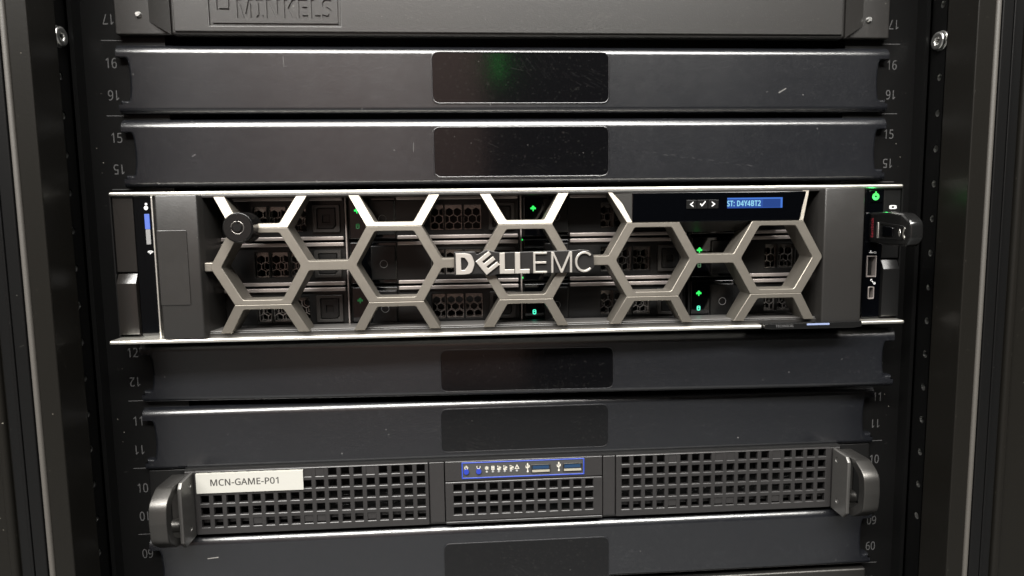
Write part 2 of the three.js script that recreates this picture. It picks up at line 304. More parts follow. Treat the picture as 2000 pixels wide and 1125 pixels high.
// embossed panel at the top edge of the picture
{
  const t = thing('embossed_panel', 'deep black plastic panel with an embossed name at the very top', 'rack panel', [0, 133, 0]);
  const coat = new THREE.MeshPhysicalMaterial({ map: dustTex(8, '#1c1b1a', 60), roughness: 0.33, ...bump(30, 0.00004) });
  obj('flange', bx(-240, 240, 135.6, 178, 1, 5, 0.8), coat, t);
  const wedge = (xa, xb) => { // sloping end with its lower corner cut off
    const s = Math.sign(xb), g = ext(shape(poly([[xa, 134.6], [xa, 178], [xb, 178], [xb, 143], ...(s > 0 ? [] : [])].reverse())), 2, 9.2), p = g.attributes.position;
    for (let k = 0; k < p.count; k++) if (p.getZ(k) > 5) p.setZ(k, 9.2 - ((p.getX(k) - xa) / (xb - xa)) * 4);
    const q = g.clone(); q.deleteAttribute('normal'); q.computeVertexNormals(); return toCreasedNormals(q, 0.3);
  };
  obj('panel_body', [bx(-206, 208, 134.5, 178, 2, 9.0, 1.6), wedge(-206.2, -220), wedge(208.2, 222)], coat, t);
  // front plate with the name, frame and mark sunk into it
  const Z0 = 8.4, Z1 = 9.9, fo = [-183.4, -106.8, 139.6, 174], f = 1.6;
  const plate = shape(rect(-204, 206, 136.2, 176, 1), [rect(fo[0], fo[1], fo[2], fo[3])]);
  const shapes = bold.generateShapes('MINKELS', 8 / 0.72), tmp = new THREE.ShapeGeometry(shapes); tmp.computeBoundingBox();
  const bb = tmp.boundingBox, sx = 55.5 / (bb.max.x - bb.min.x);
  const holes = shapes.map((s2) => s2.getPoints(5).map((p) => new THREE.Vector2(-167.2 + (p.x - bb.min.x) * sx, 143.9 + (p.y - bb.min.y))));
  const inner = shape(rect(fo[0] + f, fo[1] - f, fo[2] + f, fo[3] - f), [...holes, rect(-178.8, -170.8, 148.4, 164)]);
  obj('front_plate', [ext(plate, Z0, Z1, 0.5, 3), ext(inner, Z0, Z1 - 0.1), ext(shape(rect(-177.6, -172, 149.6, 164)), Z0, Z1 - 0.1)], coat, t);
  for (const s of [-1, 1]) obj('panel_screw', cyl(1.3, 5, 6.6, s * 226, 147, 14, 1.8), M.zinc, t);
}

// ---------------------------------------------------------------- metal edge at the bottom of the picture
{
  const t = thing('rack_shelf', 'grey metal equipment edge just visible below the lowest blanking panel', 'rack shelf', [0, -260, 0]);
  obj('front_lip', bx(-240.6, 240.6, -262, -223.6, -3, 5, 1.6), M.steel, t);
  obj('shelf_plate', bx(-216, 216, -262, -226, -300, -3.1), M.dark, t);
}

// ---------------------------------------------------------------- the large server
const srv = thing('rack_server', 'large server with a silver honeycomb bezel, lock and lit display', 'server', [0, -45.8, 0]);
const YC = -2.4, TOP = 41, BOT = -45.8;
{
  obj('chassis', [bx(-217, 217, TOP - 1.2, TOP, -300, 18), bx(-217, 217, BOT, BOT + 1.2, -300, 18), bx(-217, -216, BOT + 1.2, TOP - 1.2, -300, 18), bx(216, 217, BOT + 1.2, TOP - 1.2, -300, 18), bx(-216, 216, BOT + 1.2, TOP - 1.2, -120, -118)], M.dark, srv);
  // bright steel edges above and below the front
  const e = obj('top_edge', bx(-241.4, 241.6, 39.3, 41.7, 16, 24.2, 1.1), M.silver, srv);
  obj('bottom_edge', [bx(-241.4, 147, -46.4, -44.0, 12, 35, 1.0), bx(209.5, 242.4, -46.4, -44.0, 12, 30, 1.0)], M.silver, srv);

  // --- twelve drives, four columns of three
  const CW = 108.6, CH = 28.1, x0 = -217, y0 = BOT + 0.5;
  const hexHoles = (xa, xb, ya, yb) => {
    const hs = [], p = 5.1, R = 2.72; let row = 0;
    for (let y = ya + 2.2; y < yb - 1.6; y += p * 0.866, row++) for (let x = xa + (row % 2 ? 0 : p / 2) + 0.3; x < xb + 1.6; x += p) {
      const q = [], cl = THREE.MathUtils.clamp;
      for (let k = 0; k < 6; k++) { const v = new THREE.Vector2(cl(x + R * Math.sin((k * Math.PI) / 3), xa + 0.3, xb - 0.3), cl(y + R * Math.cos((k * Math.PI) / 3), ya + 0.3, yb - 0.3)); if (!q.length || (v.distanceTo(q[q.length - 1]) > 0.15 && v.distanceTo(q[0]) > 0.15)) q.push(v); }
      if (q.length > 3) hs.push(q);
    }
    return hs;
  };
  const segs = [[51.4, 59.8], [60.6, 71.4], [72.6, 83.6]], vy = [6.1, 21.7];
  const bodyG = ext(shape(rect(0.9, 107.4, 0.7, 27.4, 0.6), [...segs.map(([a, b]) => rect(a, b, vy[0], vy[1], 0.5))]), -4, 7.5, 0.4, 1);
  const meshG = segs.map(([a, b]) => ext(shape(rect(a - 0.5, b + 0.5, vy[0] - 0.5, vy[1] + 0.5), hexHoles(a, b, vy[0], vy[1])), 2.6, 3.8));
  const meshG2 = segs.map(([a, b]) => ext(shape(rect(a - 0.5, b + 0.5, vy[0] - 0.5, vy[1] + 0.5), hexHoles(a, b, vy[0], vy[1])), -3.2, -2.4));
  const backG = bx(50, 85, 5, 23, -30, -28);
  const trimT = bx(31, 106.6, 25.0, 27.4, 7.2, 9.6, 0.5), trimB = bx(31, 106.6, 0.7, 3.0, 7.2, 9.6, 0.5);
  const ledG = bx(1.8, 30.2, 1.2, 27, 6.5, 8.6, 0.5);
  const btnG = bx(14.4, 29.8, 3.4, 25, 7, 10.2, 0.8);
  const ringG = new THREE.TorusGeometry(2.3, 0.16, 6, 28).translate(22.2, 13.4, 10.2);
  const endG = ext(shape(rect(88, 104.6, 5.6, 22.6, 0.8), [poly([[90.6, 7.6], [100.4, 7.6], [102.2, 9.4], [102.2, 20.6], [90.6, 20.6]], 0.5)]), 7, 9.4, 0.3, 1);
  const endIn = ext(shape(poly([[91, 8], [100.2, 8], [101.8, 9.6], [101.8, 20.2], [91, 20.2]], 0.4), [rect(94, 98.4, 11.6, 16.2, 0.4)]), 6.8, 9.2, 0.25, 1);
  const plus = (x, y, s = 1) => [bx(x - 1.7 * s, x + 1.7 * s, y - 0.75 * s, y + 0.45 * s, 8.6, 8.75), cyl(0.85 * s, 8.6, 8.74, x, y + 0.7 * s, 12), bx(x - 0.35 * s, x + 0.35 * s, y - 1.9 * s, y + 1.2 * s, 8.6, 8.72)];
  const drum = (x, y) => [ext(shape(rect(x - 1.15, x + 1.15, y - 1.6, y + 1.6, 0.9), [rect(x - 0.55, x + 0.55, y - 0.9, y + 0.0, 0.2), rect(x - 0.55, x + 0.55, y + 0.5, y + 1.05, 0.2)]), 8.6, 8.75)];
  const proto = {};
  for (let c = 0; c < 4; c++) for (let r = 0; r < 3; r++) {
    const o = c + r ? proto.o.clone() : obj('drive_carrier', bodyG, M.dark, srv, { local: true });
    if (!(c + r)) {
      const L = { local: true };
      for (const g of meshG) obj('vent_mesh', g, M.mesh, o, L);
      obj('inner_mesh', meshG2, M.mesh, o, L);
      obj('trim_strip', trimT, M.trim, o, L); obj('trim_strip', trimB, M.trim, o, L);
      obj('indicator_panel', ledG, M.gloss, o, L);
      obj('release_button', btnG, M.dark, o, L); obj('button_ring', ringG, M.grey, o, L);
      obj('end_latch', endG, M.bezel, o, L); obj('latch_face', endIn, M.dark, o, L);
      obj('drive_case', backG, M.darker, o, L);
      proto.o = o.clone();
    } else { o.name = 'drive_carrier'; srv.add(o); }
    o.position.set((x0 + c * CW + 0.2) * K, (y0 + (2 - r) * CH - offOf(srv)[1]) * K, 0.4 * K);
    const led = (x, y, m, f) => obj('status_light', f(x, y), m, o, { local: true });
    const key = c + '' + r;
    const yP = 18.9, yD = 9.0, xl = 6.6;
    if (key === '10') { led(xl, yP, G.green, plus); led(xl + 0.2, yD, G.dim, drum); }
    if (key === '12') led(xl, yP, G.dim, plus);
    if (key === '20') led(xl + 1.2, yP, G.green, plus);
    if (key === '22') led(xl + 1.4, yD, G.cyan, drum);
    if (key === '31') { led(xl + 0.4, yP, G.green, plus); led(xl + 0.4, yD, G.dim, drum); }
    if (key === '32') { led(xl + 0.4, yP, G.green, plus); led(xl + 0.4, yD, G.cyan, drum); }
    if (key === '11') led(xl, yP, G.dim, plus);
  }
  for (const c of [1, 2, 3]) obj('cage_divider', bx(x0 + c * CW - 0.45, x0 + c * CW + 0.45, BOT + 1.3, TOP - 1.4, -4, 10.6, 0.2), c < 3 ? M.trim : M.dark, srv);
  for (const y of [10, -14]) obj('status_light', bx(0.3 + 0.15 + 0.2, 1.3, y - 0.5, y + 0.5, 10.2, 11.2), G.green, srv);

  // --- bezel: dark frame with end caps, folded honeycomb in front
  const bez = obj('bezel', [bx(-190, 186, 37.6, 39.2, 8, 31, 0.4), bx(-190, 186, -44.4, -41.2, 12, 31.2, 0.5)], M.bezel, srv);
  const cap = (a, b, s) => { // end cap, its inner edge cut back
    const plan = poly([[a, -9], [a, -36, 1.2], [b, -36, 1.2], [b + s * 1.2, -30, 1], [b + s * 3, -9]]);
    return ext(shape(plan), 0, 82.4, 0.5, 2).rotateX(-Math.PI / 2).translate(0, -43.4, 0);
  };
  const capL = obj('end_cap', [cap(-210.2, -187.0, 1)], M.bezel, bez);
  obj('end_cap', [cap(209.2, 184.0, -1)], M.bezel, bez);
  obj('release_latch', ext(shape(rect(-210.0, -193.4, -23.8, 19.2, 0.8)), 35.6, 36.5, 0.3, 2), M.bezel, bez);
  obj('inner_ledge', bx(-186.4, 183.4, -41.15, -40.4, 12.5, 30.4, 0.3), mat(lin(0.05, 0.048, 0.046), 0.4), bez);
  const R = 25.6, w = 5.5, wx = w / Math.sqrt(3), Ro = R + wx, Ri = R - wx, h = (R * Math.sqrt(3)) / 2, t60 = Math.sqrt(3), yt = 40.6, yb = 38.8, ZF = 36.4, ZB = 20.5;
  const cxs = [0, 1, 2, 3, 4].map((i) => 0.8 + (i - 2) * 76.8);
  const up = [], dn = [];
  cxs.forEach((c) => { const q = Ro - w / 2 / t60; up.push([c - q, w / 2, 1.6], [c - Ro + h / t60, h], [c + Ro - h / t60, h], [c + q, w / 2, 1.6]); });
  up[0][0] = cxs[0] - Ro; up[0][1] = 0; up[0][2] = 3; up[up.length - 1][0] = cxs[4] + Ro; up[up.length - 1][1] = 0; up[up.length - 1][2] = 3;
  for (const p of up.slice(1, -1).reverse()) dn.push([p[0], -p[1], p[2]]);
  const inHex = (c) => poly([0, 1, 2, 3, 4, 5].map((k) => [c + Ri * Math.cos((k * Math.PI) / 3), Ri * Math.sin((k * Math.PI) / 3)]), 2.0);
  const midG = ext(shape(poly([...up, ...dn]), cxs.map(inHex)), ZB, ZF, 0.3, 1);
  const fold = (g) => { const p = g.attributes.position; for (let i = 0; i < p.count; i++) { const a = Math.abs(p.getY(i)) - h; if (a > 0 && p.getZ(i) > ZF - 2) p.setZ(i, p.getZ(i) - a * (p.getY(i) > 0 ? 0.27 : 0.1)); } const q = g.clone(); q.deleteAttribute('normal'); q.computeVertexNormals(); return capFlat(toCreasedNormals(q, 0.5)); };
  const half = (c, lim, s, left = true, right = true) => { // bar and two arms beyond a fold
    const A = (x, y) => [x, s * y], d = (lim - h) / t60, xi = -R / 2 + wx - w / 2 / t60;
    let pts;
    if (right) pts = [A(c - R / 2 - wx, h), A(c - R / 2 - wx - d, lim), A(c - R / 2 + wx - d, lim), [...A(c + xi, h + w / 2), 1.6], [...A(c - xi, h + w / 2), 1.6], A(c + R / 2 - wx + d, lim), A(c + R / 2 + wx + d, lim), A(c + R / 2 + wx, h)];
    else pts = [A(c - R / 2 - wx, h), A(c - R / 2 - wx - d, lim), A(c - R / 2 - wx * 0.1 - d, lim), A(c - R / 2 + wx * 0.9 + 1.1, h + 1.2), A(c + R / 2 + wx - 0.7, h + 1.2), A(c + R / 2 + wx, h)];
    return fold(ext(shape(poly(s > 0 ? pts.slice().reverse() : pts)), ZB, ZF, 0.3, 1));
  };
  const rightArm = (c) => fold(ext(shape(poly([[c - R / 2 - wx, h], [c + R / 2 + wx, h], [176.2, yt], [172.2, yt], [168.3, h + 1.2], [c - R / 2 - wx + 0.7, h + 1.2]])), ZB, ZF, 0.3, 1));
  const hexG = [midG, ...[0, 1, 2].map((i) => half(cxs[i], yt, 1)), half(cxs[3], yt, 1, true, false), rightArm(cxs[4]), ...cxs.map((c) => half(c, yb, -1))].map((g) => g.translate(0, YC, 0));
  // stubs to the end caps
  hexG.push(bx(-186, cxs[0] - Ro + 1.5, YC - 2.6, YC + 2.6, 22, 33, 0.6), bx(cxs[4] + Ro - 1.5, 184, YC - 2.2, YC + 2.2, 22, 32, 0.6));
  obj('honeycomb_grille', hexG, M.hex, bez);

  // --- name badge across the middle
  const bp = poly([[-41.6, 4.4], [-29.5, 4.4], [-28.2, 2.6], [-22.5, 5.4], [-15.6, 3.6], [29, 4.2], [33, 4.6], [38, 4.0], [41, 1], [41.2, -6], [38, -9], [33, -9.6], [29, -9], [-15, -9], [-21.5, -10.4], [-26, -8.6], [-41.4, -9.6]], 0.5);
  const badge = obj('name_badge', ext(shape(bp), 36.8, 39.4, 0.4, 2), M.logoBack, bez);
  const LT = 3.5, LB = -8.9, lz = [39.2, 40.8];
  const stroke = (pts) => shape(poly(pts));
  const D = shape([...poly([[-40.6, LB], [-35.6, LB], [-31.5, LB + 0.5, 3], [-29.4, -2.7, 5], [-31.5, LT - 0.5, 3], [-35.6, LT], [-40.6, LT]])], [poly([[-37.5, LB + 2.6], [-35.4, LB + 2.6, 1], [-32.7, -2.7, 4], [-35.4, LT - 2.6, 1], [-37.5, LT - 2.6]])]);
  const Lx = (x) => stroke([[x, LB], [x + 8.6, LB], [x + 8.6, LB + 2.5], [x + 3.1, LB + 2.5], [x + 3.1, LT], [x, LT]]);
  const E0 = [[-4.6, -5.2], [5.0, -5.2], [5.0, -2.8], [-1.6, -2.8], [-1.6, -1.2], [5, -1.2], [5, 1.2], [-1.6, 1.2], [-1.6, 2.8], [5, 2.8], [5, 5.2], [-4.6, 5.2]].map(([x, y]) => { const a = 0.66, X = x * 1.02, Y = y * 0.98; return [-22.2 + X * Math.cos(a) - Y * Math.sin(a), -2.6 + X * Math.sin(a) + Y * Math.cos(a)]; });
  const Et = stroke([[4.8, LB], [12.9, LB], [12.9, LB + 1.2], [6.1, LB + 1.2], [6.1, -3.3], [12.5, -3.3], [12.5, -2.1], [6.1, -2.1], [6.1, LT - 1.2], [12.9, LT - 1.2], [12.9, LT], [4.8, LT]]);
  const Mt = stroke([[15.4, LB], [16.7, LB], [16.7, 1.2], [21.0, LB], [22.2, LB], [26.5, 1.2], [26.5, LB], [27.8, LB], [27.8, LT], [26.2, LT], [21.6, -7.0], [17.0, LT], [15.4, LT]]);
  const cpts = []; for (let k = 0; k <= 20; k++) { const a = 0.75 + (k / 20) * (Math.PI * 2 - 1.5); cpts.push([35.2 + 5.6 * Math.cos(a), -2.7 + 6.2 * Math.sin(a)]); } for (let k = 20; k >= 0; k--) { const a = 0.75 + (k / 20) * (Math.PI * 2 - 1.5); cpts.push([35.2 + 4.3 * Math.cos(a), -2.7 + 4.9 * Math.sin(a)]); }
  for (const s of [D, stroke(E0), Lx(-15), Lx(-6), Et, Mt, shape(V2(cpts))]) obj('badge_letter', ext(s, lz[0], lz[1], 0.22, 1), M.logo, badge);

  // --- key lock
  const lk = obj('key_lock', [cyl(8.4, 30, 44.6, -161.7, 20.2, 40, 8.9), cyl(7.6, 44.6, 45.6, -161.7, 20.2, 40, 8.4), new THREE.TorusGeometry(8.1, 0.35, 8, 40).translate(-161.7, 20.2, 44.6)], M.stick, bez);
  obj('lock_ring', new THREE.TorusGeometry(3.5, 0.28, 8, 28).translate(-161.7, 20.2, 45.6), M.mesh, lk);
  obj('lock_core', [cyl(2.3, 45.6, 46.4, -161.7, 20.2, 8), bx(-162.1, -161.3, 22.6, 24.9, 45.6, 46.2), bx(-165.8, -164.2, 19.8, 20.6, 45.6, 46.2)], M.dark, lk);

  // --- display
  const lcdBody = [ext(shape(poly([[64.6, 20.0], [167.6, 20.0], [171.6, 37.4], [64.6, 37.4]])), 24, 36.6, 0.4, 2)];
  const lc = obj('display_housing', lcdBody, M.gloss, bez);
  const side = new THREE.BufferGeometry(); // sloping end of the housing, a solid wedge
  const wv = [[64.6, 20.2, 36.2], [64.6, 37.4, 36.2], [54.4, 37.4, 30.5], [62.6, 20.2, 35.6], [64.6, 20.2, 24], [64.6, 37.4, 24], [54.4, 37.4, 24], [62.6, 20.2, 24]], wf = [[0, 1, 2, 3], [3, 2, 6, 7], [1, 5, 6, 2], [0, 3, 7, 4], [5, 4, 7, 6], [0, 4, 5, 1]], wp = [];
  for (const [a, b, c, d] of wf) for (const k of [a, b, c, a, c, d]) wp.push(...wv[k]);
  side.setAttribute('position', new THREE.BufferAttribute(new Float32Array(wp), 3)); side.computeVertexNormals(); side.setAttribute('uv', new THREE.BufferAttribute(new Float32Array(wp.length / 3 * 2), 2));
  obj('housing_end', side, M.steel, lc);
  obj('housing_underside', ext(shape(poly([[-36, 19.9], [-22, 13.6], [-22, 19.9]])), 0, 43, 0).rotateY(Math.PI / 2).translate(93, 0, 0), M.bezel, lc);
  const btxt = [['<', 100.7], ['>', 113.9]];
  for (let k = 0; k < 3; k++) {
    const xa = 97.4 + k * 6.7;
    const b = obj('display_button', bx(xa, xa + 6.3, 27.7, 32.9, 36.5, 37.1, 0.25), M.dark, lc);
    const cx = xa + 3.15, cy = 30.3, z = 37.08, q = (pts) => ext(shape(poly(pts)), z, z + 0.08);
    const sym = k === 1 ? [q([[cx - 1.7, cy + 0.2], [cx - 1.2, cy + 0.6], [cx - 0.5, cy - 0.4], [cx + 1.5, cy + 1.9], [cx + 2, cy + 1.5], [cx - 0.5, cy - 1.4]])] : [((d) => q([[cx - d * 1.2, cy], [cx + d * 1.1, cy + 1.6], [cx + d * 1.1, cy + 0.95], [cx - d * 0.25, cy], [cx + d * 1.1, cy - 0.95], [cx + d * 1.1, cy - 1.6]]))(k ? -1 : 1)];
    obj('button_symbol', sym, M.white, b);
  }
  const lcdT = canvasTex(512, 96, (c, W, H) => {
    c.fillStyle = '#2f55a8'; c.fillRect(0, 0, W, H); c.fillStyle = '#4b7fe0'; c.fillRect(0, 0, W, 12); c.fillRect(W - 18, 0, 18, H); c.fillStyle = '#24468f'; c.fillRect(330, 14, 164, 74);
    c.fillStyle = '#9fe4ff'; c.font = 'bold 74px sans-serif'; c.textBaseline = 'middle'; c.save(); c.scale(0.74, 1); c.fillText('ST: D4Y4BT2', -4, 52); c.restore();
  });
  obj('screen', new THREE.PlaneGeometry(34.2, 6.2).translate(139.6, 30.8, 36.72), new THREE.MeshStandardMaterial({ color: 0x050505, roughness: 0.2, emissive: 0xffffff, emissiveMap: lcdT, emissiveIntensity: 0.9 }), lc, { keep: true });

  // --- left ear with status strip and latch lever
  const earL = obj('left_control_ear', [bx(-241.4, -217.4, BOT + 1.8, TOP - 2.2, 2, 15.5), bx(-241.4, -240.7, BOT + 1.8, 39, 15.5, 23)], M.dark, srv);
  obj('ear_cover', ext(shape(rect(-240.5, -228.9, -5.2, 38.6, 0.5)), 15.5, 22, 0.5, 2), M.ear, earL);
  obj('status_strip', ext(shape(rect(-228.6, -218, -44.0, 38.8, 0.4)), 15.5, 22.2, 0.4, 2), M.gloss, earL);
  const lever = (xa, xb) => ext(shape(poly([[-16, -6.2], [-15.9, -42.4], [-24, -42.4, 0.8], [-24.4, -11.8, 0.5], [-21.4, -6.2]])), 0, xb - xa, 0.4, 2).rotateY(Math.PI / 2).translate(xa, 0, 0);
  obj('latch_lever', lever(-240.3, -229.2), M.ear, earL);
  obj('side_edge', bx(-217.6, -216.6, -44.0, 38.8, 12, 24.4, 0.3), M.silver, earL);
  obj('status_bar', ext(shape(rect(-222.6, -219.8, 20.0, 28.9, 0.3)), 22.1, 22.5, 0.12, 1), G.blue, earL);
  obj('grey_bar', ext(shape(rect(-222.4, -219.8, 11.0, 19.8, 0.3)), 22.1, 22.5, 0.12, 1), M.grey, earL);
  obj('health_icon', [cyl(1.2, 22.1, 22.32, -221.4, 32.4, 14), cyl(0.75, 22.1, 22.32, -221.2, 34.6, 12)], M.white, earL);
  const arc = (x, y, r, w2) => { const p = []; for (let k = 0; k <= 8; k++) { const a = Math.PI * (0.2 + 0.6 * k / 8); p.push(new THREE.Vector2(x + r * Math.cos(a), y + r * Math.sin(a))); } for (let k = 8; k >= 0; k--) { const a = Math.PI * (0.2 + 0.6 * k / 8); p.push(new THREE.Vector2(x + (r - w2) * Math.cos(a), y + (r - w2) * Math.sin(a))); } return ext(shape(p), 22.1, 22.32); };
  obj('wireless_icon', [arc(-220.6, 5.3, 2.1, 0.4), arc(-220.6, 5.3, 1.4, 0.4), cyl(0.4, 22.1, 22.32, -220.6, 5.6, 8)], M.white, earL);
  // --- right ear with power button, ports and lever
  const earR = obj('right_control_ear', [bx(217.4, 242.2, BOT + 1.8, TOP - 2.2, 2, 15.5), bx(241.5, 242.2, BOT + 1.8, 39, 15.5, 23)], M.dark, srv);
  const portHoles = [rect(220.4, 227, -17.0, -3.2, 0.3), rect(222.0, 226.2, -31.2, -23, 1)];
  obj('port_strip', ext(shape(rect(218.4, 230.0, -43.4, 38.6, 0.4), portHoles), 14, 22.2, 0.3, 1), M.gloss, earR);
  obj('ear_cover', ext(shape(rect(230.3, 241.4, -5.0, 38.6, 0.5)), 15.5, 22, 0.5, 2), M.dark, earR);
  obj('latch_lever', lever(230.4, 241.3), M.dark, earR);
  const pw = [224.3, 34.3];
  const pb = obj('power_button', ext(shape(rect(220.4, 229.4, 30.4, 38.0, 0.6)), 22, 22.7, 0.25, 1), M.gloss, earR);
  obj('power_icon', [ext(shape(new THREE.EllipseCurve(pw[0], pw[1] - 0.2, 2.3, 2.3, 0, 6.283).getPoints(24), [new THREE.EllipseCurve(pw[0], pw[1] - 0.2, 0.75, 0.75, 0, 6.283).getPoints(12)]), 22.6, 22.9), bx(pw[0] - 0.4, pw[0] + 0.4, pw[1] + 1.9, pw[1] + 3.0, 22.6, 22.9)], G.power, pb);
  obj('display_icon', [ext(shape(rect(234.6, 238.2, 26.2, 28.6, 0.3), [rect(235.4, 237.4, 26.8, 28.0, 0.5)]), 21.9, 22.1), bx(234.0, 234.35, 26.4, 28.4, 21.9, 22.1), bx(238.5, 238.85, 26.4, 28.4, 21.9, 22.1)], M.white, earR);
  const port = (xa, xb, ya, yb, r, nm) => { const o = obj(nm, ext(shape(rect(xa, xb, ya, yb, r), [rect(xa + 0.6, xb - 0.6, ya + 0.6, yb - 0.6, r * 0.6)]), 13, 22.6, 0.1, 1), M.trim, earR); obj('port_tongue', bx(xa + (xb - xa) * 0.5, xa + (xb - xa) * 0.78, ya + 1.2, yb - 1.2, 13, 19.5), M.dark, o); return o; };
  port(220.5, 226.9, -16.9, -3.3, 0.3, 'usb_port'); port(222.1, 226.1, -31.1, -23.1, 0.9, 'micro_usb_port');
  obj('spanner_icon', [bx(-0.35, 0.35, -1.6, 1.6, 22.1, 22.3).rotateZ(0.8).translate(225, -20, 0), cyl(0.85, 22.1, 22.3, 226.1, -21, 10), cyl(0.7, 22.1, 22.3, 224.0, -18.9, 10)], M.white, earR);
  obj('usb_icon', [bx(221.8, 226.2, -1.5, -1.0, 22.1, 22.3), cyl(0.7, 22.1, 22.3, 225.8, -1.2, 10), cyl(0.5, 22.1, 22.3, 222.8, -0.3, 10)], M.white, earR);
  // --- pull-out tag under the bezel
  const tg = obj('pull_out_tag', ext(shape(poly([[147.4, -46.2], [152, -46.6], [204, -46.8], [209.4, -46.2], [209.4, -42.6], [147.4, -43.2]], 0.4)), 20, 37.5, 0.4, 2), M.stick, srv);
  obj('tag_print', text('TECHNICAL', 1.1, 160, -44.6, 37.48, { depth: 0.08, font: bold }), M.print, tg);
  obj('tag_stripe', bx(174, 188.4, -44.5, -43.4, 37.48, 37.56), mat(lin(0.13, 0.16, 0.26), 0.4), tg);
  const p = new THREE.PointLight(new THREE.Color().setRGB(0.05, 1, 0.2), 0.00012, 0.4, 2); p.position.set(pw[0] * K, (pw[1] - 1) * K, 0.0243); p.shadow.radius = 0.05; p.castShadow = true; scene.add(p);
}

// ---------------------------------------------------------------- USB stick in the right ear
{
  const t = thing('usb_stick', 'black USB stick plugged into the right side of the large server', 'usb stick', [224.5, 14.5, 22]);
  const prof = poly([[22.8, 5.6, 1], [22.8, 24.2, 2], [40, 24.4, 8], [54, 23.2, 6], [61.2, 18.6, 6], [61.6, 8.6, 4], [58, 3.8, 4], [40, 3.9, 8]]);
  const g = (pts, x, d, b, hs = []) => ext(shape(pts, hs), 0, d, b, 3).rotateY(-Math.PI / 2).translate(x + d, 0, 0); // shape x = z
  obj('stick_body', g(prof, 220.6, 8.6, 1.6), M.stick, t);
  const fx = 220.35;
  obj('slider_frame', g(poly([[31, 7.4], [56.5, 7.8], [56.5, 15.9], [31, 18.6]], 1.2), fx, 0.5, 0.12, [poly([[34.2, 8.6], [50, 8.8], [50, 15.2], [34.2, 16.9]], 0.8)]), M.dark, t);
  obj('slider_button', g(poly([[37, 9.6], [47, 9.8], [47, 15], [37, 15.8]], 1), fx - 0.5, 1.1, 0.45), M.gloss, t);
  obj('slider_ridge', g(poly([[31.4, 8.2], [33.2, 8.2], [33.2, 18], [31.4, 18.2]], 0.4), fx - 0.3, 0.9, 0.3), M.silver, t);
  obj('slider_mark', g(poly([[51.4, 11.9], [52.6, 14.6], [53.8, 11.9], [52.6, 9.2]], 0.4), fx - 0.1, 0.5, 0.15), M.silver, t);
  const cr = []; for (let k = 0; k <= 10; k++) { const a = 1.9 + (k / 10) * 2.6; cr.push([57.4 + 1.9 * Math.cos(a), 11.6 + 3.6 * Math.sin(a)]); } for (let k = 10; k >= 0; k--) { const a = 1.9 + (k / 10) * 2.6; cr.push([57.7 + 1.3 * Math.cos(a), 11.6 + 2.8 * Math.sin(a)]); }
  obj('lanyard_hole', g(V2(cr), fx - 0.05, 0.4, 0), M.silver, t);
  obj('brand_print', text('SanDisk', 1.7, 0, 0, 0, { depth: 0.08, font: bold }).rotateZ(Math.PI / 2).rotateY(-Math.PI / 2).translate(220.6, 14.6, 26.2), M.red, t);
  obj('plug', bx(221.4, 226.4, 8.6, 20.6, 16, 22.8), M.chrome, t);
}

